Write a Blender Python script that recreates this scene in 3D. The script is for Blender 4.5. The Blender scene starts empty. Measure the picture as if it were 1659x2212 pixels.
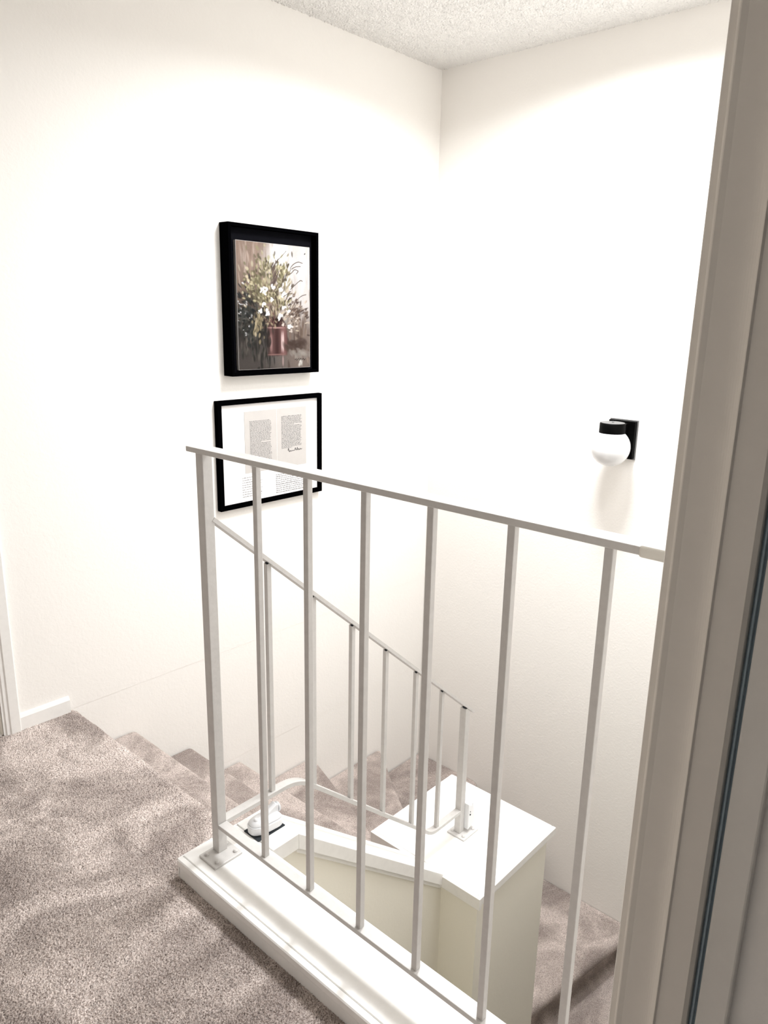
import bpy, bmesh, math, random
import numpy as np
from mathutils import Vector, Matrix

random.seed(7)
rng = np.random.default_rng(11)
sc = bpy.context.scene
COL = sc.collection

# ------------------------------------------------------------------ camera
cam = bpy.data.cameras.new('camera')
co = bpy.data.objects.new('camera', cam)
COL.objects.link(co)
sc.camera = co
cam.sensor_fit = 'VERTICAL'
cam.sensor_height = 24.0
cam.sensor_width = 18.0
cam.lens = 1613.6 * 24.0 / 2212.0
cam.clip_start = 0.02
right = Vector((0.67007607, -0.74203248, 0.01964318))
down = Vector((-0.17514828, -0.18376868, -0.96723945))
fwd = Vector((0.72133289, 0.64468354, -0.2531047))
M = Matrix((right, -down, -fwd)).transposed().to_4x4()
M.translation = Vector((0, 0, 1.35))
co.matrix_world = M

# ------------------------------------------------------------------ light
world = bpy.data.worlds.new('world')
sc.world = world
world.use_nodes = True
bg = world.node_tree.nodes['Background']
bg.inputs[0].default_value = (0.93, 0.96, 1.0, 1)
bg.inputs[1].default_value = 0.09


def area(name, loc, rot, sx, sy, power, col=(1, 1, 1), spread=180):
    l = bpy.data.lights.new(name, 'AREA')
    l.shape = 'RECTANGLE'
    l.size, l.size_y = sx, sy
    l.energy = power
    l.color = col
    l.spread = math.radians(spread)
    o = bpy.data.objects.new(name, l)
    COL.objects.link(o)
    o.location = loc
    o.rotation_euler = rot
    return o


area('skylight', (2.18, 1.28, 2.42), (0, 0, 0), 0.36, 0.36, 51, (0.975, 0.99, 1.0), 160)
area('stairwell_fill', (2.0, 0.50, 2.42), (0, 0, 0), 0.5, 0.5, 17, (0.985, 0.99, 1.0), 160)  # added fill light without a known source, brightens pier and baluster sides
sc.view_settings.view_transform = 'Standard'
sc.view_settings.look = 'None'
sc.view_settings.exposure = -0.10
sc.view_settings.gamma = 1.0
sc.view_settings.use_curve_mapping = False
sc.cycles.max_bounces = 12
sc.cycles.diffuse_bounces = 8


# ------------------------------------------------------------------ materials
def newmat(name, base, rough=0.5, spec=0.5, metal=0.0):
    m = bpy.data.materials.new(name)
    m.use_nodes = True
    b = m.node_tree.nodes['Principled BSDF']
    b.inputs['Base Color'].default_value = (*base, 1)
    b.inputs['Roughness'].default_value = rough
    b.inputs['Specular IOR Level'].default_value = spec
    b.inputs['Metallic'].default_value = metal
    return m, m.node_tree, b


def coords(nt):
    g = nt.nodes.new('ShaderNodeNewGeometry')
    return g.outputs['Position']


def noise(nt, vec, scale, detail=3, rough=0.5, dist=0.0):
    n = nt.nodes.new('ShaderNodeTexNoise')
    n.inputs['Scale'].default_value = scale
    n.inputs['Detail'].default_value = detail
    n.inputs['Roughness'].default_value = rough
    n.inputs['Distortion'].default_value = dist
    nt.links.new(vec, n.inputs['Vector'])
    return n.outputs['Fac']


def ramp(nt, fac, stops):
    r = nt.nodes.new('ShaderNodeValToRGB')
    el = r.color_ramp.elements
    while len(el) > 1:
        el.remove(el[-1])
    el[0].position = stops[0][0]
    el[0].color = (*stops[0][1], 1)
    for p, c in stops[1:]:
        e = el.new(p)
        e.color = (*c, 1)
    nt.links.new(fac, r.inputs['Fac'])
    return r.outputs['Color']


def bump(nt, b, h, strength, dist, prev=None):
    n = nt.nodes.new('ShaderNodeBump')
    n.inputs['Strength'].default_value = strength
    n.inputs['Distance'].default_value = dist
    nt.links.new(h, n.inputs['Height'])
    if prev is not None:
        nt.links.new(prev, n.inputs['Normal'])
    nt.links.new(n.outputs['Normal'], b.inputs['Normal'])
    return n.outputs['Normal']


def plaster(name, base, amt=1.0):
    m, nt, b = newmat(name, base, 0.75, 0.25)
    v = coords(nt)
    f1 = noise(nt, v, 95, 4, 0.6, 0.4)
    f2 = noise(nt, v, 26, 3, 0.55, 0.8)
    p = bump(nt, b, f1, 0.22 * amt, 0.0035)
    bump(nt, b, ramp(nt, f2, [(0.50, (0, 0, 0)), (0.58, (1, 1, 1))]), 0.11 * amt, 0.0012, p)
    c = ramp(nt, noise(nt, v, 1.3, 2), [(0.3, tuple(x * 0.985 for x in base)), (0.7, base)])
    nt.links.new(c, b.inputs['Base Color'])
    return m


def paint(name, base, rough=0.5, var=0.05, bumpamt=0.06, scale=40):
    m, nt, b = newmat(name, base, rough, 0.5)
    v = coords(nt)
    f = noise(nt, v, scale, 4, 0.6)
    c = ramp(nt, f, [(0.25, tuple(x * (1 - var) for x in base)), (0.6, base)])
    nt.links.new(c, b.inputs['Base Color'])
    bump(nt, b, noise(nt, v, 120, 3), bumpamt, 0.002)
    return m


M_WALL = plaster('wall_plaster', (0.88, 0.86, 0.83))
M_CREAM = plaster('cream_plaster', (0.87, 0.84, 0.755), 0.5)
M_TRIM = paint('white_trim_paint', (0.86, 0.85, 0.83))
M_IRON = paint('white_iron_paint', (0.62, 0.605, 0.59), 0.42, 0.07, 0.15, 60)
M_CASING = paint('casing_paint', (0.84, 0.80, 0.74), 0.45, 0.03, 0.04, 30)
M_DOOR = paint('door_paint', (0.70, 0.67, 0.62), 0.45, 0.03)
M_BLACK, _, _ = newmat('black_frame', (0.001, 0.001, 0.0013), 0.7, 0.0)
M_LINER, _, _ = newmat('black_liner', (0.003, 0.003, 0.0045), 0.9, 0.04)
M_MAT, _, _ = newmat('white_mat', (0.88, 0.87, 0.87), 0.8, 0.2)
M_PAGE = paint('aged_page', (0.50, 0.475, 0.455), 0.8, 0.04, 0.0, 30)
M_INK, _, _ = newmat('printed_ink', (0.09, 0.09, 0.095), 0.8, 0.1)
M_PEN, _, _ = newmat('pen_ink', (0.008, 0.008, 0.01), 0.6, 0.1)
M_PLASTIC = paint('white_plastic', (0.80, 0.81, 0.83), 0.3, 0.02, 0.0)
M_DARK, _, _ = newmat('dark_gap', (0.02, 0.025, 0.03), 0.6, 0.2)
M_OPAL, _nt, _b = newmat('opal_glass', (0.76, 0.77, 0.785), 0.08, 0.5)
_b.inputs['Coat Weight'].default_value = 0.5
M_LAMPBLACK, _, _ = newmat('lamp_black_metal', (0.0015, 0.0015, 0.0015), 0.5, 0.04)
M_LAMPSILVER, _, _ = newmat('lamp_worn_metal', (0.16, 0.16, 0.16), 0.5, 0.3, 0.2)
M_SIDESHADE, _, _ = newmat('pier_side_shade', (0.40, 0.36, 0.31), 0.8, 0.2)  # brown tone for the shaded side of the pier
M_SLEEVE = paint('tape_sleeve', (0.82, 0.80, 0.74), 0.6, 0.03, 0.05)
M_JAMB = paint('jamb_paint', (0.80, 0.78, 0.74), 0.4, 0.03)
M_BLUE, _, _ = newmat('groove_highlight', (0.36, 0.45, 0.51), 0.5, 0.3)  # blue highlight line of the casing groove, put into a coloured bead


def carpet_mat(name, geo_bump, *CR):
    m, nt, b = newmat(name, (0.4, 0.33, 0.3), 0.95, 0.05)
    v = coords(nt)
    fine = noise(nt, v, 330, 3, 0.65, 0.6)
    mid = noise(nt, v, 150, 2, 0.6, 0.8)
    big = noise(nt, v, 3.6, 4, 0.62, 0.9)
    c1 = ramp(nt, fine, CR)  # dark stops put the shade between tufts into the yarn colour
    c2 = ramp(nt, big, [(0.38, (0.62, 0.60, 0.59)), (0.50, (0.86, 0.85, 0.84)), (0.60, (1.15, 1.15, 1.15))])
    mx = nt.nodes.new('ShaderNodeMix')
    mx.data_type = 'RGBA'
    mx.blend_type = 'MULTIPLY'
    mx.inputs['Factor'].default_value = 1.0
    nt.links.new(c1, mx.inputs['A'])
    nt.links.new(c2, mx.inputs['B'])
    nt.links.new(mx.outputs['Result'], b.inputs['Base Color'])
    b.inputs['Sheen Weight'].default_value = 0.15
    p = bump(nt, b, mid, 0.9 * geo_bump, 0.006)
    bump(nt, b, fine, 0.8 * geo_bump, 0.004, p)
    return m


M_CARPET = carpet_mat('plush_carpet', 0.7, (0.35, (0.16, 0.122, 0.107)), (0.45, (0.52, 0.435, 0.395)), (0.57, (0.84, 0.745, 0.70)))
M_STAIRCARPET = carpet_mat('stair_carpet', 1.0, (0.34, (0.27, 0.217, 0.197)), (0.46, (0.47, 0.395, 0.362)), (0.60, (0.70, 0.615, 0.575)))


def popcorn():
    m, nt, b = newmat('popcorn_ceiling', (0.87, 0.86, 0.84), 0.9, 0.1)
    v = coords(nt)
    bump(nt, b, noise(nt, v, 160, 3, 0.6), 0.7, 0.006)
    return m


M_CEIL = popcorn()


# ------------------------------------------------------------------ helpers
def obj(name, bm, mat, parent=None, smooth=False):
    me = bpy.data.meshes.new(name)
    bm.normal_update()
    bm.to_mesh(me)
    bm.free()
    me.materials.append(mat)
    if smooth:
        for p in me.polygons:
            p.use_smooth = True
    o = bpy.data.objects.new(name, me)
    COL.objects.link(o)
    if parent is not None:
        o.parent = parent
        o.matrix_parent_inverse = parent.matrix_world.inverted()
    return o


def empty(name, loc, label, cat, group=None):
    o = bpy.data.objects.new(name, None)
    COL.objects.link(o)
    o.location = loc
    o.matrix_world = Matrix.Translation(loc)
    o.empty_display_size = 0.05
    o['label'] = label
    o['category'] = cat
    if group:
        o['group'] = group
    return o


def struct(o):
    o['kind'] = 'structure'
    return o


def box(bm, x0, x1, y0, y1, z0, z1, bev=0.0, seg=2):
    vs = [bm.verts.new((x, y, z)) for x in (x0, x1) for y in (y0, y1) for z in (z0, z1)]
    idx = [(0, 1, 3, 2), (4, 6, 7, 5), (0, 4, 5, 1), (2, 3, 7, 6), (0, 2, 6, 4), (1, 5, 7, 3)]
    fs = [bm.faces.new([vs[i] for i in f]) for f in idx]
    if bev > 0:
        es = list({e for f in fs for e in f.edges})
        bmesh.ops.bevel(bm, geom=es, offset=bev, segments=seg, affect='EDGES', profile=0.5)


def prism(bm, pts, vec, bev=0.0, seg=2):
    """pts: planar outline (3D tuples), extruded along vec"""
    a = [bm.verts.new(p) for p in pts]
    b = [bm.verts.new(tuple(Vector(p) + Vector(vec))) for p in pts]
    n = len(pts)
    fs = [bm.faces.new(a[::-1]), bm.faces.new(b)]
    for i in range(n):
        fs.append(bm.faces.new((a[i], a[(i + 1) % n], b[(i + 1) % n], b[i])))
    bmesh.ops.recalc_face_normals(bm, faces=fs)
    if bev > 0:
        es = list({e for f in fs for e in f.edges})
        bmesh.ops.bevel(bm, geom=es, offset=bev, segments=seg, affect='EDGES', profile=0.5)
    return fs


def lathe(bm, prof, center, seg=40, axis='Z'):
    rings = []
    for r, h in prof:
        ring = []
        for i in range(seg):
            a = 2 * math.pi * i / seg
            p = (r * math.cos(a), r * math.sin(a), h)
            if axis == 'X':
                p = (h, r * math.cos(a), r * math.sin(a))
            if axis == 'Y':
                p = (r * math.cos(a), h, r * math.sin(a))
            ring.append(bm.verts.new(tuple(Vector(p) + Vector(center))))
        rings.append(ring)
    fs = []
    for a, b in zip(rings, rings[1:]):
        for i in range(seg):
            fs.append(bm.faces.new((a[i], a[(i + 1) % seg], b[(i + 1) % seg], b[i])))
    fs.append(bm.faces.new(rings[0][::-1]))
    fs.append(bm.faces.new(rings[-1]))
    bmesh.ops.recalc_face_normals(bm, faces=fs)


def B():
    return bmesh.new()


def grid_mesh(P, mask=None, extra=None, name='grid'):
    """P: (n,m,3) array of points -> mesh; mask (n-1,m-1) keeps faces; extra: list of quads (4 points)"""
    n, m = P.shape[:2]
    V = P.reshape(-1, 3)
    i = np.arange(n * m).reshape(n, m)
    q = np.stack([i[:-1, :-1], i[1:, :-1], i[1:, 1:], i[:-1, 1:]], -1)
    q = q[mask] if mask is not None else q.reshape(-1, 4)
    if extra:
        ev = np.array(extra, float).reshape(-1, 3)
        eq = np.arange(len(ev)).reshape(-1, 4) + len(V)
        V = np.concatenate([V, ev])
        q = np.concatenate([q, eq])
    used = np.zeros(len(V), bool)
    used[q.ravel()] = True
    remap = np.cumsum(used) - 1
    V = V[used]
    q = remap[q]
    me = bpy.data.meshes.new(name)
    me.vertices.add(len(V))
    me.vertices.foreach_set('co', V.astype(np.float32).ravel())
    me.loops.add(q.size)
    me.loops.foreach_set('vertex_index', q.astype(np.int32).ravel())
    me.polygons.add(len(q))
    me.polygons.foreach_set('loop_start', np.arange(0, q.size, 4, dtype=np.int32))
    me.polygons.foreach_set('use_smooth', np.ones(len(q), bool))
    me.update(calc_edges=True)
    me.validate()
    return me


def band_noise(n, m, step, lam, bw=0.45, aniso=1.0, ang=0.0):
    """filtered white noise with dominant wavelength lam (m), sigma 1"""
    w = rng.standard_normal((n, m))
    fx = np.fft.fftfreq(n, step)[:, None]
    fy = np.fft.fftfreq(m, step)[None, :]
    u = fx * math.cos(ang) + fy * math.sin(ang)
    v = (-fx * math.sin(ang) + fy * math.cos(ang)) * aniso
    k = np.sqrt(u * u + v * v) * lam + 1e-9
    H = np.exp(-(np.log(k) ** 2) / (2 * bw * bw))
    r = np.real(np.fft.ifft2(np.fft.fft2(w) * H))
    return r / r.std()


# ------------------------------------------------------------------ room numbers
Y1 = 2.363      # picture wall
X2 = 2.98       # lamp wall
ZC = 2.44       # ceiling
ZB = -2.75      # floor of the lower level
RISE = 0.1775

# ---- landing floor (plush carpet, real relief, bull-nosed at the first step)
st = 0.0017
s = np.arange(0.10, 1.02 + math.pi / 2 * 0.03 + 0.05, st)
yv = np.arange(0.34, Y1 + st, st)
n, m_ = len(s), len(yv)
def tufts(lam, ani, ang, w):
    q = band_noise(n, m_, st, lam, 0.32, ani, ang)
    return 1 - np.exp(-(q / w) ** 2)


sel = 1 / (1 + np.exp(-2.5 * band_noise(n, m_, st, 0.22, 0.5)))
hgt = sel * tufts(0.0125, 0.42, 0.75, 0.42) + (1 - sel) * tufts(0.0125, 0.42, 0.15, 0.42)
hgt = (hgt - 0.6) * 0.0052 + 0.0007 * band_noise(n, m_, st, 0.006, 0.35)
patch = band_noise(n, m_, st, 0.22, 0.5)
hgt = hgt + 0.0012 * np.tanh(patch)
base_x = np.where(s < 1.02, s, 0)
px = np.empty(n); pz = np.empty(n); nx = np.empty(n); nz = np.empty(n)
for i, t in enumerate(s):
    if t < 1.02:
        px[i], pz[i], nx[i], nz[i] = t, 0, 0, 1
    elif t < 1.02 + math.pi / 2 * 0.03:
        a = (t - 1.02) / 0.03
        px[i], pz[i], nx[i], nz[i] = 1.02 + 0.03 * math.sin(a), -0.03 + 0.03 * math.cos(a), math.sin(a), math.cos(a)
    else:
        px[i], pz[i], nx[i], nz[i] = 1.05, -0.03 - (t - 1.02 - math.pi / 2 * 0.03), 1, 0
P = np.empty((n, m_, 3))
P[..., 0] = px[:, None] + nx[:, None] * hgt
P[..., 1] = yv[None, :]
P[..., 2] = pz[:, None] + nz[:, None] * hgt
keep = ~((s[:-1, None] > 0.845) & (yv[None, :-1] < 1.395))
ex = [[(-2.2, -2.0, 0), (0.84, -2.0, 0), (0.84, 0.342, 0), (-2.2, 0.342, 0)],
      [(-2.2, 0.342, 0), (0.101, 0.342, 0), (0.101, Y1, 0), (-2.2, Y1, 0)],
      [(-0.4, Y1, 0.0), (0.86, Y1, 0.0), (0.86, Y1 + 0.16, 0.0), (-0.4, Y1 + 0.16, 0.0)],
      [(-2.2, -2.0, -0.2), (-2.2, Y1, -0.2), (1.0, Y1, -0.2), (1.0, -2.0, -0.2)]]
me = grid_mesh(P, keep, ex, 'floor')
me.materials.append(M_CARPET)
fl = bpy.data.objects.new('floor', me)
COL.objects.link(fl)
struct(fl)

# ---- lower floor
bm = B(); box(bm, -0.2, X2 + 0.1, -3.2, Y1 + 0.1, ZB - 0.05, ZB)
struct(obj('floor', bm, M_STAIRCARPET))

# ---- ceiling (popcorn texture, real relief where it is seen)
st = 0.0032
xs = np.arange(0.9, X2 + st, st)
ys = np.arange(0.3, Y1 + st, st)
h1 = band_noise(len(xs), len(ys), st, 0.011, 0.4)
h2 = band_noise(len(xs), len(ys), st, 0.006, 0.4)
hh = np.clip(h1, -0.2, 2.2) * 0.0022 + np.clip(h2, -0.5, 2) * 0.0008
P = np.empty((len(xs), len(ys), 3))
P[..., 0] = xs[:, None]; P[..., 1] = ys[None, :]; P[..., 2] = ZC - hh
ex = [[(-2.2, -3.2, ZC), (-2.2, Y1, ZC), (0.902, Y1, ZC), (0.902, -3.2, ZC)],
      [(0.902, -3.2, ZC), (0.902, 0.302, ZC), (X2, 0.302, ZC), (X2, -3.2, ZC)],
      [(-2.2, -3.2, ZC + .1), (X2, -3.2, ZC + .1), (X2, Y1, ZC + .1), (-2.2, Y1, ZC + .1)]]
me = grid_mesh(P, None, ex, 'ceiling')
me.materials.append(M_CEIL)
struct_ceiling = bpy.data.objects.new('ceiling', me)
COL.objects.link(struct_ceiling)
struct(struct_ceiling)

# ---- picture wall with the door opening at its left end
DX = 0.815      # right side of the opening in the picture wall
bm = B()
box(bm, DX, X2 + 0.12, Y1, Y1 + 0.12, 0.004, ZC)
box(bm, -2.2, -0.02, Y1, Y1 + 0.12, 0.004, ZC)
box(bm, -0.02, DX, Y1, Y1 + 0.12, 2.04, ZC)
box(bm, -2.2, X2 + 0.12, Y1 + 0.0008, Y1 + 0.12, -0.508, 0.004)
box(bm, -2.2, X2 + 0.12, Y1 + 0.0018, Y1 + 0.12, ZB, -0.508)
struct(obj('wall_left', bm, M_WALL))
# ---- lamp wall
bm = B(); box(bm, X2, X2 + 0.12, -3.2, Y1, ZB, ZC)
struct(obj('wall_back', bm, M_WALL))
# ---- closing wall of the stairwell on the right, its end turns the corner by the casing
bm = B()
box(bm, 0.502, X2, 0.05, 0.170, -0.25, ZC)
struct(obj('wall_right', bm, M_WALL))
bm = B()
box(bm, 0.502, 0.62, -2.0, -0.86, 0.0, ZC)
box(bm, 0.502, 0.62, -0.86, 0.05, 2.08, ZC)
struct(obj('wall_right', bm, M_WALL))
# ---- hallway wall behind the viewer
bm = B(); box(bm, -1.35, -1.25, -0.3, Y1, 0, ZC)
struct(obj('wall_hall', bm, M_WALL))
# ---- wall under the sill and ends of the lower level
bm = B(); box(bm, 0.87, 0.99, -3.2, 1.388, ZB, 0.0)
struct(obj('wall_stairwell', bm, M_CREAM))
bm = B(); box(bm, 0.99, X2, -3.2, -3.1, ZB, ZC)
struct(obj('wall_front', bm, M_CREAM))

# ------------------------------------------------------------------ casings, baseboard, doors
# casing right of the frame: profile in plan (x, y), extruded in z
bm = B()
prof = [(0.502, 0.1825), (0.4945, 0.1825), (0.4925, 0.1815), (0.4918, 0.1770), (0.4905, 0.1752), (0.4880, 0.1746), (0.4878, 0.1738)]
for i in range(15):
    t = i / 14
    prof.append((0.4886 + 0.0010 * math.sin(t * math.pi * 0.5) - 0.0048 * t ** 6, 0.1700 - 0.0245 * t))
prof += [(0.4846, 0.1448), (0.4868, 0.1438), (0.4885, 0.1260), (0.4915, 0.1236), (0.502, 0.1236)]
prism(bm, [(a, b, 0.0) for a, b in prof], (0, 0, 2.15))
struct(obj('trim_1', bm, M_CASING))
bm = B(); box(bm, 0.4945, 0.620, 0.0975, 0.1186, 0.0, 2.08, 0.0015)
struct(obj('trim_2', bm, M_JAMB))
bm = B(); box(bm, 0.4950, 0.503, 0.1205, 0.1220, 0.0, 2.08, 0.0006)
box(bm, 0.4995, 0.503, 0.1186, 0.1236, 0.0, 2.08)
struct(obj('trim_3', bm, M_BLUE))
bm = B()
box(bm, 0.506, 0.545, -0.80, 0.0965, 0.01, 2.07, 0.002)
d2 = obj('door_2', bm, M_DOOR); struct(d2)
bm = B(); lathe(bm, [(0.012, -0.0), (0.012, -0.03), (0.026, -0.035), (0.028, -0.055), (0.02, -0.065)], (0.506, -0.74, 0.95), 24, 'X')
obj('door_knob', bm, M_LAMPSILVER, d2)

# casing and door at the left end of the picture wall
bm = B()
prof = [(0.8535, Y1), (0.8535, Y1 - 0.014), (0.850, Y1 - 0.017), (0.822, Y1 - 0.015), (0.818, Y1 - 0.011), (0.809, Y1 - 0.011),
        (0.806, Y1 - 0.007), (0.800, Y1 - 0.007), (0.800, Y1)]
prism(bm, [(a, b, 0.0) for a, b in prof], (0, 0, 2.1))
struct(obj('trim_4', bm, M_TRIM))
bm = B(); box(bm, 0.800, DX, Y1 - 0.003, Y1 + 0.12, 0, 2.04)
box(bm, 0.790, 0.800, Y1 + 0.035, Y1 + 0.075, 0, 2.04)
struct(obj('trim_5', bm, M_CASING))
bm = B(); box(bm, -0.01, 0.797, Y1 + 0.078, Y1 + 0.115, 0.01, 2.03, 0.002)
struct(obj('door_1', bm, M_DOOR))
bm = B()
prism(bm, [(0.8535, Y1, 0.0), (0.8535, Y1 - 0.012, 0.0), (0.8535, Y1 - 0.012, 0.046), (0.8535, Y1 - 0.007, 0.056), (0.8535, Y1, 0.058)],
      (0.168, 0, 0))
struct(obj('baseboard_left', bm, M_TRIM))

# ------------------------------------------------------------------ staircase
stair = empty('staircase', (1.05, 1.9, -2.6), 'taupe carpeted winding staircase going down along the picture wall', 'stairs')


def step(poly, nose, k, drop=RISE + 0.06):
    """poly plan outline; nose=(i) edge index i->i+1 carries the rounded overhanging nosing"""
    zt = -RISE * k
    th = 0.062
    bm = B()
    a, b = Vector(poly[nose]), Vector(poly[(nose + 1) % len(poly)])
    e = (b - a).normalized()
    cen = sum((Vector(p) for p in poly), Vector((0, 0))) / len(poly)
    nrm = Vector((e.y, -e.x))
    if nrm.dot(a - cen) < 0:
        nrm = -nrm
    # body below the tread, set back at the nose
    pts = []
    for i, p in enumerate(poly):
        v = Vector(p)
        if i == nose or i == (nose + 1) % len(poly):
            v = v - nrm * (0.032 if k < 8 else 0.05)
        pts.append((min(max(v.x, min(q[0] for q in poly)), max(q[0] for q in poly)), min(max(v.y, min(q[1] for q in poly)), max(q[1] for q in poly)), zt - th - 0.20))
    prism(bm, pts, (0, 0, 0.215))
    # tread slab with bull nose
    pts = [(p[0], p[1], zt - th) for p in poly]
    fs = prism(bm, pts, (0, 0, th))
    es = []
    for ed in {e2 for f in fs for e2 in f.edges}:
        c0, c1 = ed.verts[0].co, ed.verts[1].co
        d0 = abs((Vector((c0.x, c0.y)) - a).dot(nrm)); d1 = abs((Vector((c1.x, c1.y)) - a).dot(nrm))
        if d0 < 1e-4 and d1 < 1e-4 and abs(c0.z - c1.z) < 1e-4:
            es.append(ed)
    bmesh.ops.bevel(bm, geom=es, offset=0.0285, segments=7, affect='EDGES', profile=0.5)
    return obj('step', bm, M_STAIRCARPET, stair, False)


YK = 1.392
step([(1.00, YK), (1.27, YK), (1.27, Y1 - .006), (1.00, Y1 - .006)], 1, 1)
step([(1.24, YK), (1.505, YK), (1.505, Y1 - .006), (1.24, Y1 - .006)], 1, 2)
step([(1.475, YK), (1.731, YK), (1.731, 1.588), (1.747, 1.588), (1.747, Y1 - .006), (1.475, Y1 - .006)], 3, 3)
step([(1.70, YK), (1.733, YK), (1.733, 1.568), (1.888, 1.568), (2.168, Y1 - .006), (1.70, Y1 - .006)], 3, 4)
step([(1.86, 1.568), (2.10, 1.568), (2.648, Y1 - .006), (2.13, Y1 - .006)], 1, 5)
step([(2.07, 1.568), (2.208, 1.568), (X2 - .003, 1.95), (X2 - .003, Y1 - .006), (2.60, Y1 - .006)], 1, 6)
step([(2.208, 1.53), (X2 - .003, 1.53), (X2 - .003, 2.0), (2.208, 1.62)], 0, 7)
step([(2.208, 1.175), (X2 - .003, 1.035), (X2 - .003, 1.58), (2.208, 1.58)], 0, 8)
step([(2.208, 0.83), (X2 - .003, 0.74), (X2 - .003, 1.10), (2.208, 1.24)], 0, 9)
step([(2.208, 0.57), (X2 - .003, 0.50), (X2 - .003, 0.80), (2.208, 0.88)], 0, 10)
step([(2.208, 0.33), (X2 - .003, 0.27), (X2 - .003, 0.54), (2.208, 0.60)], 0, 11)
step([(2.208, 0.10), (X2 - .003, 0.04), (X2 - .003, 0.30), (2.208, 0.36)], 0, 12)
bm = B(); box(bm, 2.12, 2.19, -0.3, 1.10, ZB, -1.75)
obj('stair_stringer', bm, M_CREAM, stair)
# landing riser under the top nosing
bm = B(); box(bm, 0.992, 1.022, YK + .004, Y1 - .006, -0.24, -0.012)
obj('riser', bm, M_STAIRCARPET, stair)

# ------------------------------------------------------------------ half wall along the stairs + box newel
hw = empty('half_wall', (1.35, 1.33, -1.2), 'low cream stair wall with sloping white cap beside the steps', 'wall')


def zc(x):
    return 0.055 - 0.815 * (x - 1.098)


bm = B()
prism(bm, [(0.99, 1.272, 0.03), (1.09, 1.272, 0.03), (1.757, 1.272, zc(1.757) - 0.02), (1.757, 1.272, ZB), (0.99, 1.272, ZB)], (0, 0.114, 0))
obj('wall_body', bm, M_CREAM, hw)
# sloping cap: board with a raised strip along each edge
bm = B()
x0, x1 = 1.098, 1.742


def slab(bm, y0, y1, off0, off1, xa=x0, xb=x1, bev=0.0015):
    prism(bm, [(xa, y0, zc(xa) + off1), (xb, y0, zc(xb) + off1), (xb, y0, zc(xb) + off0), (xa, y0, zc(xa) + off0)], (0, y1 - y0, 0), bev)


slab(bm, 1.270, 1.386, -0.022, 0.0)
obj('sloping_cap', bm, M_TRIM, hw)
for y0, y1 in ((1.253, 1.268), (1.388, 1.402)):
    bm = B(); slab(bm, y0, y1, -0.046, 0.0)
    obj('edge_strip', bm, M_TRIM, hw)
bm = B(); slab(bm, 1.262, 1.272, -0.062, -0.044, x0, x1, 0.001)
obj('cove_strip', bm, M_TRIM, hw)

nb = empty('stair_box', (1.98, 1.34, ZB), 'boxed cream stair pier with flat white top where the stairs turn', 'pillar')
ZT = -0.474
bm = B(); box(bm, 1.757, 2.205, 1.122, 1.560, ZB, ZT - 0.02)
obj('pier_body', bm, M_CREAM, nb)
bm = B(); box(bm, 1.7505, 2.2265, 1.1165, 1.5850, ZT - 0.018, ZT, 0.003)
obj('top_board', bm, M_TRIM, nb)
bm = B(); box(bm, 1.735, 1.7495, 1.100, 1.402, ZT - 0.045, ZT - 0.0005, 0.002)
obj('edge_strip', bm, M_TRIM, nb)
bm = B(); box(bm, 1.7497, 2.2265, 1.100, 1.1155, ZT - 0.030, ZT - 0.0005, 0.002)
obj('edge_strip', bm, M_TRIM, nb)
bm = B(); box(bm, 1.735, 1.7495, 1.4025, 1.585, ZT - 0.045, ZT - 0.0005, 0.0015)
obj('edge_strip', bm, M_TRIM, nb)
bm = B(); box(bm, 2.2075, 2.219, 1.118, 1.575, ZT - 0.036, ZT - 0.0185, 0.001)
obj('cove_strip', bm, M_TRIM, nb)
bm = B(); box(bm, 1.737, 1.756, 1.39, 1.562, ZT - 0.14, ZT - 0.0455, 0.0)  # panel whose colour paints the shade under the board edge
obj('shade_panel', bm, M_SIDESHADE, nb)
bm = B(); box(bm, 2.06, 2.0625, 1.24, 1.2425, ZT, ZT + 0.0008)
bm.free()

# ------------------------------------------------------------------ sill that carries the guard rail
sill = empty('sill', (0.92, 0.8, 0.0), 'long white painted wooden sill under the upper guard railing', 'sill')
bm = B()
zt = 0.055
prism(bm, [(0.834, 0.172, 0.0), (0.8355, 0.172, 0.030), (0.8315, 0.172, 0.037), (0.831, 0.172, 0.0525), (0.8335, 0.172, zt),
           (0.8462, 0.172, zt), (0.8462, 0.172, 0.0)], (0, 1.397 - 0.172, 0))
obj('front_board', bm, M_TRIM, sill)
bm = B()
prism(bm, [(0.8484, 0.172, 0), (0.8484, 0.172, zt - 0.0015), (0.8500, 0.172, zt), (1.007, 0.172, zt), (1.012, 0.172, zt - 0.004), (1.012, 0.172, 0.010),
           (0.99, 0.172, 0.010), (0.99, 0.172, 0)], (0, 1.397 - 0.172, 0))
obj('top_board', bm, M_TRIM, sill)
bm = B(); box(bm, 1.0125, 1.0975, 1.253, 1.402, 0.010, zt, 0.0015)
obj('return_board', bm, M_TRIM, sill)
bm = B(); box(bm, 0.834, 1.0120, 1.3975, 1.402, 0.0, zt - 0.0005)
obj('end_board', bm, M_TRIM, sill)

# ------------------------------------------------------------------ railing (one welded piece)
rail = empty('stair_railing', (0.92, 1.35, 0.055), 'white painted square-bar metal guard railing turning down along the stairs', 'railing')


def sq(name, cx, cy, w, z0, z1, bev=0.0012):
    bm = B(); box(bm, cx - w / 2, cx + w / 2, cy - w / 2, cy + w / 2, z0, z1, bev)
    return obj(name, bm, M_IRON, rail)


post = sq('newel_post', 0.9215, 1.3475, 0.0255, 0.061, 1.066, 0.0015)
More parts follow.
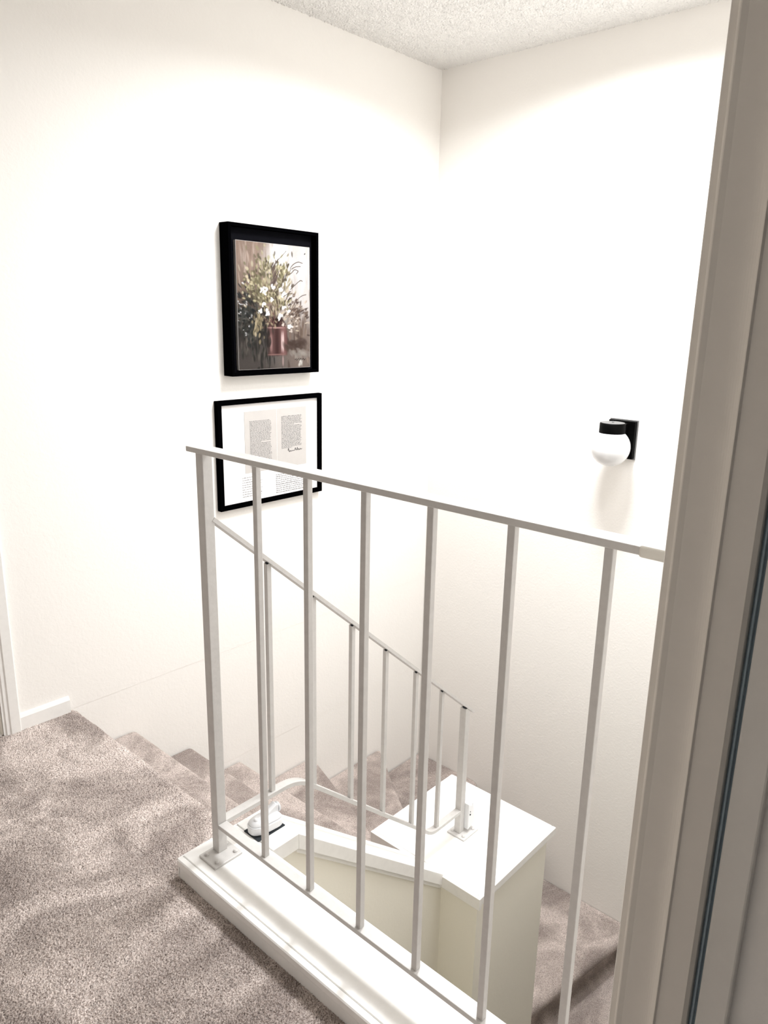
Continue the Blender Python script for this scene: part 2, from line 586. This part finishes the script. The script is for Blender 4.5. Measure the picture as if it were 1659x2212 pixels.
# upper handrail: flat moulded bar
bm = B()
prism(bm, [(0.8915, 0.36, 1.0738), (0.8922, 0.36, 1.0745), (0.9288, 0.36, 1.0745), (0.9295, 0.36, 1.0738), (0.9295, 0.36, 1.0640), (0.9265, 0.36, 1.0625),
           (0.8945, 0.36, 1.0625), (0.8915, 0.36, 1.0640)], (0, 1.3685 - 0.36, 0))
obj('handrail', bm, M_IRON, rail)
bm = B(); box(bm, 0.909, 0.934, 0.172, 1.334, 0.131, 0.1425, 0.0012)
obj('bottom_rail', bm, M_IRON, rail)
for y in (1.1685, 1.0165, 0.8665, 0.7185, 0.5660, 0.4125, 0.262):
    sq('baluster', 0.9215, y, 0.0130, 0.1420, 1.0655)
bm = B(); box(bm, 0.8895, 0.9315, 0.172, 0.362, 1.0605, 1.0770, 0.004, 3)
o = obj('rail_sleeve', bm, M_SLEEVE, rail); o['label'] = 'cream plastic sleeve on rail end'

# base plate
bm = B(); box(bm, 0.872, 0.953, 1.2985, 1.366, 0.0552, 0.0612, 0.0015)
pl = obj('base_plate', bm, M_IRON, rail)
for bx, by in ((0.885, 1.352), (0.886, 1.312), (0.942, 1.351), (0.941, 1.312)):
    bm = B(); lathe(bm, [(0.0055, 0), (0.0055, 0.003), (0.003, 0.0055)], (bx, by, 0.061), 12)
    obj('bolt', bm, M_IRON, pl)


def ribbon(name, pts, y0, y1, th):
    """flat bar following pts (x, z of its top), thickness th downward along the local normal"""
    bm = B()
    rows = []
    for i, (x, z) in enumerate(pts):
        a = Vector(pts[max(i - 1, 0)]); b = Vector(pts[min(i + 1, len(pts) - 1)])
        t = (b - a).normalized(); nn = Vector((-t.y, t.x))
        if nn.y < 0:
            nn = -nn
        lo = Vector((x, z)) - nn * th
        rows.append([bm.verts.new((x, y0, z)), bm.verts.new((x, y1, z)), bm.verts.new((lo.x, y1, lo.y)), bm.verts.new((lo.x, y0, lo.y))])
    fs = []
    for a, b in zip(rows, rows[1:]):
        for k in range(4):
            fs.append(bm.faces.new((a[k], a[(k + 1) % 4], b[(k + 1) % 4], b[k])))
    fs.append(bm.faces.new(rows[0])); fs.append(bm.faces.new(rows[-1][::-1]))
    bmesh.ops.recalc_face_normals(bm, faces=fs)
    return obj(name, bm, M_IRON, rail)


def hz(x):      # underside of the lower handrail
    return 0.776 - 0.8515 * (x - 1.082)


ribbon('handrail', [(0.934, hz(0.934) + 0.013), (1.30, hz(1.30) + 0.013), (1.998, hz(1.998) + 0.013)], 1.3335, 1.3605, 0.0095)


def lowtop(x):
    return -0.036 - 0.85 * (x - 1.384)


xb1 = 1.384 - (0.1425 + 0.036) / 0.85
xb2 = 1.384 + (0.372 - 0.036) / 0.85


def fillet(ax, az, d0, d1, r, nseg=7):
    """quadratic rounding of a corner (ax,az) between unit dirs d0 (incoming) and d1 (outgoing)"""
    p0 = Vector((ax, az)) - Vector(d0) * r; p2 = Vector((ax, az)) + Vector(d1) * r; p1 = Vector((ax, az))
    return [tuple(p0 * (1 - t) ** 2 + p1 * 2 * t * (1 - t) + p2 * t * t) for t in [i / nseg for i in range(nseg + 1)]]


dn = Vector((1, -0.85)).normalized()
pts = [(0.934, 0.1425)] + fillet(xb1, 0.1425, (1, 0), dn, 0.055) + fillet(xb2, -0.372, dn, (1, 0), 0.03) + [(1.9425, -0.372)]
ribbon('bottom_rail', pts, 1.3345, 1.3595, 0.011)
for x in (1.089, 1.236, 1.384, 1.5285, 1.6745, 1.8150):
    zl = 0.142 if x < xb1 - 0.02 else (lowtop(x) - 0.004 if x < xb2 else -0.3725)
    bm = B(); box(bm, x - 0.0065, x + 0.0065, 1.3405, 1.3535, zl, hz(x) + 0.001, 0.001)
    bmesh.ops.translate(bm, vec=(0, 0, 0), verts=bm.verts)
    obj('baluster', bm, M_IRON, rail)
    # open top corner of the tube, dark
    bm = B(); box(bm, x - 0.0066, x - 0.002, 1.3403, 1.3470, hz(x) - 0.001, hz(x) + 0.0035)
    obj('tube_opening', bm, M_DARK, rail)
bm = B(); box(bm, 1.9425, 1.9680, 1.3350, 1.3605, -0.468, hz(1.955) + 0.002, 0.0015)
obj('end_post', bm, M_IRON, rail)
bm = B(); box(bm, 1.9420, 1.9520, 1.3348, 1.3500, hz(1.95) + 0.001, hz(1.95) + 0.005)
obj('tube_opening', bm, M_DARK, rail)
bm = B(); box(bm, 1.924, 2.012, 1.302, 1.378, ZT + 0.0003, ZT + 0.006, 0.001)
pl2 = obj('base_plate', bm, M_IRON, rail)
for bx, by in ((1.940, 1.316), (1.998, 1.316), (1.940, 1.366), (1.998, 1.366)):
    bm = B(); lathe(bm, [(0.0065, 0), (0.0065, 0.003), (0.0035, 0.006)], (bx, by, ZT + 0.0058), 12)
    obj('bolt', bm, M_IRON, pl2)

# ------------------------------------------------------------------ white plastic gate brackets
gb = empty('gate_bracket', (2.03, 1.34, -0.40), 'small white plastic latch bracket fixed to the lower end post', 'bracket')
bm = B()
prism(bm, [(1.9690, 1.318, -0.458), (2.0050, 1.318, -0.470 + 0.022), (2.0120, 1.318, -0.44), (1.9990, 1.318, -0.362), (1.9930, 1.318, -0.352),
           (1.9880, 1.318, -0.362), (1.9690, 1.318, -0.352)], (0, 0.045, 0), 0.003, 3)
obj('housing', bm, M_PLASTIC, gb)
bm = B(); lathe(bm, [(0.003, 0.0), (0.003, -0.002)], (1.979, 1.3185, -0.398), 12, 'Y')
lathe(bm, [(0.0018, 0.0), (0.0018, -0.002)], (1.979, 1.3185, -0.386), 10, 'Y')
obj('slot', bm, M_DARK, gb)

gd = empty('gate_bracket', (1.05, 1.335, 0.0555), 'rounded white plastic latch lying on the sill corner behind the newel', 'bracket')
# squashed rounded base body
bm = B()
nseg = 28
cx, cy = 1.052, 1.335
ang = math.radians(-6)


def outline(sx, sy, z, dx=0):
    r = []
    for i in range(nseg):
        t = 2 * math.pi * i / nseg
        c, s_ = math.cos(t), math.sin(t)
        # left end round, right end squarer
        e = 0.9 if c < 0 else 0.45
        ux = sx * math.copysign(abs(c) ** e, c) + dx
        uy = sy * math.copysign(abs(s_) ** (0.75 if c < 0 else 0.55), s_)
        r.append((cx + ux * math.cos(ang) - uy * math.sin(ang), cy + ux * math.sin(ang) + uy * math.cos(ang), z))
    return r


def loft(bm, rings):
    R_ = [[bm.verts.new(p) for p in r] for r in rings]
    fs = []
    for a, b in zip(R_, R_[1:]):
        for i in range(len(a)):
            fs.append(bm.faces.new((a[i], a[(i + 1) % len(a)], b[(i + 1) % len(b)], b[i])))
    fs.append(bm.faces.new(R_[0][::-1])); fs.append(bm.faces.new(R_[-1]))
    bmesh.ops.recalc_face_normals(bm, faces=fs)


loft(bm, [outline(0.043, 0.024, 0.0575), outline(0.046, 0.027, 0.060), outline(0.047, 0.028, 0.078), outline(0.046, 0.027, 0.0805)])
obj('base', bm, M_PLASTIC, gd)
bm = B()
box(bm, 1.006, 1.094, 1.303, 1.362, 0.0552, 0.0576)
obj('rubber_pad', bm, M_DARK, gd)
bm = B()
loft(bm, [outline(0.0445, 0.0255, 0.0806), outline(0.043, 0.024, 0.085), outline(0.036, 0.019, 0.0905), outline(0.025, 0.012, 0.093)])
obj('cover', bm, M_PLASTIC, gd, True)
bm = B(); lathe(bm, [(0.0062, 0), (0.0062, 0.006), (0.0042, 0.0085)], (1.026, 1.335, 0.088), 18)
o = obj('button', bm, M_PLASTIC, gd)
bm = B()
prism(bm, [(1.046, 1.326, 0.0955), (1.088, 1.326, 0.112), (1.093, 1.326, 0.108), (1.093, 1.326, 0.084), (1.052, 1.326, 0.088)], (0, 0.020, 0), 0.0025, 3)
obj('lever', bm, M_PLASTIC, gd)
bm = B(); lathe(bm, [(0.0125, 0.0), (0.014, 0.003), (0.0125, 0.005), (0.009, 0.004)], (1.0935, 1.336, 0.0965), 22, 'X')
obj('ring_end', bm, M_PLASTIC, gd)

# ------------------------------------------------------------------ wall lamp
LX, LY, LZ = 2.876, 1.333, 0.850
lamp = empty('wall_lamp', (X2, LY, LZ), 'white opal globe wall lamp with black cap on the right wall', 'lamp')
bm = B()
box(bm, X2 - 0.006, X2 - 0.0002, 1.268, 1.392, 0.793, 0.957, 0.001)
obj('wall_gasket', bm, M_LAMPSILVER, lamp)
bm = B()
prism(bm, [(X2 - 0.006, 1.272, 0.798), (X2 - 0.006, 1.388, 0.798), (X2 - 0.006, 1.388, 0.953), (X2 - 0.006, 1.272, 0.953)], (-0.020, 0, 0), 0.002)
obj('back_plate', bm, M_LAMPBLACK, lamp)
bm = B()
box(bm, LX, X2 - 0.024, LY - 0.033, LY + 0.033, 0.905, 0.945, 0.003)
obj('arm', bm, M_LAMPBLACK, lamp)
bm = B(); lathe(bm, [(0.0505, 0.0), (0.0515, 0.004), (0.0515, 0.044), (0.049, 0.048)], (LX, LY, 0.903), 44)
o = obj('cap', bm, M_LAMPBLACK, lamp)
for p in o.data.polygons:
    p.use_smooth = abs(p.normal.z) < 0.5
bm = B(); lathe(bm, [(0.0475, 0.0), (0.046, 0.0012), (0.01, 0.0016)], (LX, LY, 0.9508), 44)
obj('cap_top', bm, M_LAMPSILVER, lamp)
bm = B(); lathe(bm, [(0.0045, 0), (0.0045, 0.003), (0.002, 0.006)], (LX, LY, 0.952), 14)
obj('screw', bm, M_LAMPSILVER, lamp)
bm = B()
R = 0.0785
prof = []
for i in range(1, 30):
    a = -math.pi / 2 + i * (math.pi / 2 + math.radians(50)) / 29
    prof.append((R * math.cos(a), R * math.sin(a)))
prof.append((0.043, prof[-1][1] + 0.004)); prof.append((0.043, 0.058 + 0.012))
lathe(bm, prof, (LX, LY, LZ), 56)
g = obj('globe', bm, M_OPAL, lamp, True)

# ------------------------------------------------------------------ framed painting
fp = empty('framed_painting', (1.941, Y1, 1.393), 'flower still life painting in a deep black frame, above the document', 'picture')


def frame_ring(bm, x0, x1, z0, z1, w, yf, yb, bev=0.0008):
    box(bm, x0, x0 + w, yf, yb, z0, z1, bev)
    box(bm, x1 - w, x1, yf, yb, z0, z1, bev)
    box(bm, x0 + w, x1 - w, yf, yb, z0, z0 + w, bev)
    box(bm, x0 + w, x1 - w, yf, yb, z1 - w, z1, bev)


bm = B(); frame_ring(bm, 1.7215, 2.1610, 1.1215, 1.6665, 0.0125, 2.310, Y1 - 0.0005)
obj('frame', bm, M_BLACK, fp)
bm = B(); box(bm, 1.733, 2.150, 2.340, 2.350, 1.133, 1.655)
obj('liner', bm, M_LINER, fp)
# painted canvas: colours of the painting itself, laid down as brush strokes
NX, NZ = 240, 310
cv = np.zeros((NZ, NX, 3))
uu, vv = np.meshgrid(np.linspace(0, 1, NX), np.linspace(0, 1, NZ))    # v: 0 bottom, 1 top


def mixc(a, b, t):
    return np.array(a)[None, None] * (1 - t[..., None]) + np.array(b)[None, None] * t[..., None]


def sm(x, a, b):
    t = np.clip((x - a) / (b - a), 0, 1)
    return t * t * (3 - 2 * t)


cv = mixc((0.34, 0.25, 0.20), (0.62, 0.58, 0.56), sm(uu + 0.12 * np.sin(vv * 9), 0.36, 0.60))
cv = cv * 1.0
low = 1 - sm(vv, 0.28, 0.55)
cv = cv * (1 - low[..., None] * 0.9) + mixc((0.10, 0.09, 0.085), (0.22, 0.16, 0.13), sm(uu, 0.3, 0.9)) * low[..., None] * 0.9
dk = np.exp(-(((uu - 0.12) / 0.2) ** 2 + ((vv - 0.42) / 0.22) ** 2))
cv = cv * (1 - 0.75 * dk[..., None])


def stroke(x, y, ln, wd, a, c, al=0.85):
    """x,y in 0..1 (y up), ln/wd in fraction of width"""
    X = (uu - x) * 1.0; Y_ = (vv - y) * (NZ / NX)
    ca, sa = math.cos(a), math.sin(a)
    p = X * ca + Y_ * sa; q = -X * sa + Y_ * ca
    d = (p / ln) ** 2 + (q / wd) ** 2
    t = np.clip(1.35 - d, 0, 1) * al
    cv[:] = cv * (1 - t[..., None]) + np.array(c)[None, None] * t[..., None]


rs = random.Random(5)


def many(n, cxy, spread, ln, wd, cols, angf, al=0.8):
    for _ in range(n):
        x = rs.gauss(cxy[0], spread[0]); y = rs.gauss(cxy[1], spread[1])
        c = rs.choice(cols); k = rs.uniform(0.8, 1.2)
        stroke(x, y, ln * rs.uniform(0.6, 1.4), wd * rs.uniform(0.6, 1.4), angf(x, y), tuple(v * k for v in c), al)


vert = lambda x, y: math.pi / 2 + rs.gauss(0, 0.12)
rad = lambda x, y: math.atan2(y - 0.32, x - 0.5) + rs.gauss(0, 0.35)
many(70, (0.18, 0.9), (0.14, 0.08), 0.09, 0.012, [(0.40, 0.29, 0.23), (0.52, 0.42, 0.36), (0.30, 0.22, 0.18)], vert, 0.5)
many(60, (0.8, 0.82), (0.16, 0.12), 0.12, 0.02, [(0.70, 0.67, 0.66), (0.58, 0.55, 0.55), (0.80, 0.78, 0.77)], vert, 0.4)
many(16, (0.56, 0.93), (0.06, 0.05), 0.06, 0.03, [(0.95, 0.93, 0.91)], vert, 0.7)
many(12, (0.66, 0.80), (0.05, 0.07), 0.05, 0.025, [(0.92, 0.90, 0.88)], vert, 0.7)
many(140, (0.16, 0.45), (0.12, 0.12), 0.035, 0.013, [(0.05, 0.055, 0.05), (0.10, 0.10, 0.09), (0.16, 0.15, 0.13), (0.04, 0.045, 0.05)], rad, 0.8)
many(90, (0.20, 0.18), (0.18, 0.12), 0.05, 0.012, [(0.09, 0.08, 0.07), (0.16, 0.14, 0.12), (0.05, 0.05, 0.045)], vert, 0.7)
many(70, (0.85, 0.28), (0.12, 0.12), 0.06, 0.014, [(0.24, 0.17, 0.13), (0.15, 0.10, 0.08), (0.32, 0.25, 0.20)], vert, 0.6)
many(150, (0.35, 0.70), (0.14, 0.11), 0.028, 0.015, [(0.30, 0.28, 0.16), (0.42, 0.39, 0.24), (0.20, 0.18, 0.11), (0.52, 0.47, 0.33)], rad, 0.8)
many(120, (0.48, 0.55), (0.13, 0.10), 0.028, 0.012, [(0.26, 0.22, 0.13), (0.44, 0.37, 0.24), (0.13, 0.10, 0.07), (0.58, 0.50, 0.38)], rad, 0.8)
many(70, (0.62, 0.72), (0.06, 0.08), 0.03, 0.011, [(0.34, 0.28, 0.17), (0.14, 0.11, 0.08), (0.46, 0.40, 0.27)], rad, 0.8)
many(90, (0.78, 0.45), (0.11, 0.08), 0.026, 0.011, [(0.20, 0.14, 0.11), (0.36, 0.28, 0.22), (0.55, 0.46, 0.38), (0.12, 0.08, 0.07)], rad, 0.8)
many(34, (0.12, 0.46), (0.09, 0.10), 0.016, 0.008, [(0.55, 0.55, 0.56), (0.72, 0.72, 0.73)], rad, 0.7)
# jar
hw_ = 0.150 - 0.018 * np.abs(vv - 0.22) / 0.12 - 0.05 * sm(vv, 0.335, 0.44)
t = (1 - sm(np.abs(uu - 0.525), hw_ - 0.012, hw_ + 0.012)) * sm(vv, 0.095, 0.118) * (1 - sm(vv, 0.40, 0.45))
jc = mixc((0.10, 0.045, 0.042), (0.30, 0.15, 0.14), np.abs(np.sin(uu * 17 + 0.6)) ** 2)
jc = jc * (1 - 0.65 * sm(vv, 0.33, 0.38))[..., None] * (0.45 + 0.55 * sm(uu, 0.36, 0.52))[..., None]
cv = cv * (1 - t[..., None] * 0.92) + jc * t[..., None] * 0.92
for x in (0.43, 0.445):
    stroke(x, 0.21, 0.10, 0.010, math.pi / 2, (0.50, 0.30, 0.28), 0.55)
for x in (0.585, 0.60, 0.61):
    stroke(x, 0.22, 0.11, 0.010, math.pi / 2, (0.78, 0.60, 0.58), 0.65)
stroke(0.51, 0.335, 0.13, 0.008, 0.0, (0.55, 0.33, 0.31), 0.8)
stroke(0.50, 0.115, 0.14, 0.007, 0.0, (0.36, 0.20, 0.18), 0.8)
stroke(0.60, 0.06, 0.06, 0.012, math.pi / 2, (0.55, 0.38, 0.36), 0.6)
stroke(0.36, 0.25, 0.13, 0.02, math.pi / 2, (0.04, 0.035, 0.035), 0.6)
many(40, (0.42, 0.40), (0.07, 0.03), 0.02, 0.011, [(0.10, 0.05, 0.045), (0.42, 0.34, 0.22), (0.20, 0.10, 0.09)], rad, 0.8)
# dense leafy clusters and shade behind the bouquet
many(90, (0.15, 0.40), (0.08, 0.13), 0.03, 0.012, [(0.05, 0.055, 0.055), (0.09, 0.09, 0.08)], vert, 0.8)
many(60, (0.34, 0.30), (0.05, 0.10), 0.04, 0.012, [(0.05, 0.045, 0.04), (0.08, 0.07, 0.06)], vert, 0.7)
many(50, (0.26, 0.36), (0.03, 0.05), 0.022, 0.012, [(0.42, 0.34, 0.20), (0.30, 0.25, 0.15), (0.55, 0.46, 0.30)], vert, 0.7)
for cx_, cy_ in ((0.36, 0.84), (0.22, 0.72), (0.20, 0.62), (0.50, 0.80), (0.62, 0.80), (0.55, 0.72), (0.46, 0.60), (0.60, 0.53), (0.35, 0.57)):
    many(34, (cx_, cy_), (0.045, 0.032), 0.020, 0.012, [(0.30, 0.27, 0.15), (0.48, 0.43, 0.26), (0.22, 0.19, 0.11), (0.60, 0.54, 0.36), (0.15, 0.12, 0.08)], rad, 0.85)
many(26, (0.50, 0.77), (0.02, 0.06), 0.045, 0.010, [(0.14, 0.10, 0.09), (0.22, 0.16, 0.14)], lambda x, y: 1.0, 0.8)
many(40, (0.80, 0.47), (0.06, 0.04), 0.024, 0.012, [(0.16, 0.11, 0.09), (0.26, 0.19, 0.15)], rad, 0.85)
many(40, (0.72, 0.38), (0.06, 0.05), 0.018, 0.010, [(0.70, 0.62, 0.55), (0.42, 0.34, 0.28)], rad, 0.7)
many(26, (0.78, 0.20), (0.07, 0.03), 0.05, 0.03, [(0.12, 0.08, 0.065)], rad, 0.6)
many(24, (0.84, 0.11), (0.06, 0.02), 0.04, 0.02, [(0.34, 0.30, 0.27)], rad, 0.5)
# white blossoms
for bx, by in ((0.33, 0.645), (0.39, 0.64), (0.36, 0.62), (0.58, 0.645), (0.64, 0.61), (0.60, 0.60), (0.34, 0.525), (0.31, 0.475), (0.38, 0.465),
               (0.40, 0.445), (0.55, 0.415), (0.58, 0.44), (0.46, 0.56), (0.62, 0.50), (0.69, 0.47), (0.47, 0.66), (0.70, 0.34)):
    for _ in range(6):
        stroke(bx + rs.gauss(0, 0.012), by + rs.gauss(0, 0.008), 0.018, 0.010, rs.uniform(0, 3.1), (0.96, 0.95, 0.93), 0.85)
# curling twigs
for seq in (((0.66, 0.76), (0.73, 0.78), (0.78, 0.81), (0.83, 0.80), (0.80, 0.775)), ((0.72, 0.80), (0.73, 0.83), (0.78, 0.86), (0.84, 0.875), (0.91, 0.865)),
            ((0.74, 0.815), (0.80, 0.835), (0.88, 0.84)), ((0.72, 0.65), (0.79, 0.69), (0.86, 0.725), (0.90, 0.72)),
            ((0.62, 0.59), (0.70, 0.615), (0.80, 0.61)), ((0.80, 0.56), (0.88, 0.60), (0.96, 0.615)), ((0.52, 0.86), (0.60, 0.91), (0.68, 0.965))):
    P_ = [Vector(p) for p in seq]; P_ = [P_[0]] + P_ + [P_[-1]]; out = []
    for q0, q1, q2, q3 in zip(P_, P_[1:], P_[2:], P_[3:]):
        for k in range(5):
            w_ = k / 5
            out.append(0.5 * ((2 * q1) + (q2 - q0) * w_ + (2 * q0 - 5 * q1 + 4 * q2 - q3) * w_ * w_ + (3 * q1 - q0 - 3 * q2 + q3) * w_ ** 3))
    for (xa, ya), (xb, yb) in zip(out, out[1:]):
        for k in range(2):
            f_ = k / 2
            stroke(xa + (xb - xa) * f_, ya + (yb - ya) * f_, 0.011, 0.0045, math.atan2((yb - ya) * 1.29, xb - xa), (0.17, 0.13, 0.11), 0.8)
stroke(0.75, 0.68, 0.03, 0.018, 0.6, (0.16, 0.12, 0.09), 0.85)
stroke(0.93, 0.945, 0.012, 0.007, 0.7, (0.03, 0.03, 0.04), 0.9)
# signature scribble, lower right
for i in range(13):
    stroke(0.78 + i * 0.012, 0.068 + 0.006 * math.sin(i * 2.1), 0.011, 0.004, math.sin(i * 1.7) * 1.2, (0.03, 0.025, 0.025), 0.9)
many(10, (0.86, 0.035), (0.02, 0.012), 0.02, 0.015, [(0.55, 0.52, 0.48)], vert, 0.6)
nz_ = np.random.default_rng(3).normal(1, 0.03, cv.shape[:2])[..., None]
cv = np.clip(cv * nz_, 0.01, 0.98)
cv = (cv * 0.72 + cv.mean(-1, keepdims=True) * 0.28) ** 1.35 * 0.80
# grid canvas with relief of the paint and wrapped sides
gx = np.linspace(1.7655, 2.1265, NX); gz = np.linspace(1.1435, 1.6085, NZ)
lum = cv.mean(-1)
P = np.empty((NZ, NX, 3))
P[..., 0] = gx[None, :]; P[..., 1] = 2.327 - 0.0006 * lum; P[..., 2] = gz[:, None]
me = grid_mesh(P[:, ::1], None, None, 'canvas')
ca = me.color_attributes.new('paint', 'FLOAT_COLOR', 'POINT')
buf = np.ones((NZ * NX, 4), np.float32); buf[:, :3] = cv.reshape(-1, 3)
ca.data.foreach_set('color', buf.ravel())
m, nt, b = newmat('oil_paint', (0.5, 0.5, 0.5), 0.8, 0.05)
at = nt.nodes.new('ShaderNodeAttribute'); at.attribute_name = 'paint'
nt.links.new(at.outputs['Color'], b.inputs['Base Color'])
bump(nt, b, noise(nt, coords(nt), 700, 2), 0.2, 0.0006)
me.materials.append(m)
cvo = bpy.data.objects.new('canvas', me); COL.objects.link(cvo); cvo.parent = fp
cvo.matrix_parent_inverse = fp.matrix_world.inverted()
bm = B(); box(bm, 1.7645, 2.1275, 2.3275, 2.340, 1.1425, 1.6095)
obj('canvas_edge', bm, M_PAGE, fp)

# ------------------------------------------------------------------ framed document
fd = empty('framed_document', (1.937, Y1, 0.816), 'framed letter pages on white mat in thin black frame, lower picture', 'picture')
bm = B(); frame_ring(bm, 1.6700, 2.2060, 0.6020, 1.0300, 0.0185, 2.340, Y1 - 0.0005)
obj('frame', bm, M_BLACK, fd)
bm = B(); box(bm, 1.680, 2.196, 2.352, 2.356, 0.612, 1.020)
obj('mat_board', bm, M_MAT, fd)
bm = B(); box(bm, 1.801, 2.1245, 2.3508, 2.3519, 0.735, 0.980)
obj('page_spread', bm, M_PAGE, fd)
bm = B(); box(bm, 1.9630, 1.9638, 2.3504, 2.3508, 0.735, 0.980)
obj('fold_line', bm, M_MAT, fd)


def words(bm, x0, x1, z0, z1, lines, xh, gap, rnd, last=None):
    """rows of tiny typed words: every word a chain of letter strokes"""
    for i in range(lines):
        z = z1 - (z1 - z0) * (i + 0.5) / lines
        if i in gap:
            xe = x0 + (x1 - x0) * gap[i]
        else:
            xe = x1 - rnd.uniform(0, 0.01)
        x = x0
        while x < xe:
            wl = rnd.uniform(0.004, 0.014)
            e = min(x + wl, xe)
            if e - x > 0.002:
                vs = []
                n_ = max(2, int((e - x) / 0.0016))
                for k in range(n_):
                    xa = x + (e - x) * k / n_; xb_ = xa + (e - x) / n_ * 0.72
                    hgt_ = xh * rnd.choice((0.7, 0.7, 0.7, 1.1))
                    q = [bm.verts.new(p) for p in ((xa, 2.3502, z - xh * 0.35), (xb_, 2.3502, z - xh * 0.35), (xb_, 2.3502, z - xh * 0.35 + hgt_), (xa, 2.3502, z - xh * 0.35 + hgt_))]
                    bm.faces.new(q)
            x = e + rnd.uniform(0.0015, 0.003)


rnd = random.Random(3)
bm = B(); words(bm, 1.988, 2.101, 0.812, 0.948, 27, 0.0022, {7: 0.62, 26: 0.5}, rnd)
obj('text_block', bm, M_INK, fd)
bm = B(); words(bm, 1.826, 1.938, 0.752, 0.942, 36, 0.0021, {16: 0.5, 0: 0.9}, rnd)
obj('text_block', bm, M_INK, fd)
bm = B(); words(bm, 1.955, 2.160, 0.628, 0.712, 10, 0.0040, {9: 0.8}, rnd)
obj('caption', bm, M_INK, fd)
bm = B(); words(bm, 1.783, 1.886, 0.636, 0.722, 9, 0.0032, {0: 0.5, 4: 0.7}, rnd)
obj('caption', bm, M_INK, fd)
# signature scribble
bm = B()
pts = []
for i in range(140):
    t = i / 139
    pts.append((2.022 + 0.078 * t, 0.798 + 0.0035 * math.sin(t * 52) * (0.5 + 0.5 * math.sin(t * 9 + 1)) + 0.010 * math.exp(-((t - 0.04) / 0.035) ** 2) + 0.009 * math.exp(-((t - 0.52) / 0.03) ** 2) + 0.009 * math.exp(-((t - 0.66) / 0.02) ** 2) + 0.004 * t))
for (xa, za), (xb_, zb) in zip(pts, pts[1:]):
    d = Vector((xb_ - xa, zb - za)); d = Vector((-d.y, d.x)).normalized() * 0.0008
    q = [bm.verts.new(p) for p in ((xa - d.x, 2.350, za - d.y), (xb_ - d.x, 2.350, zb - d.y), (xb_ + d.x, 2.350, zb + d.y), (xa + d.x, 2.350, za + d.y))]
    bm.faces.new(q)
obj('signature', bm, M_PEN, fd)
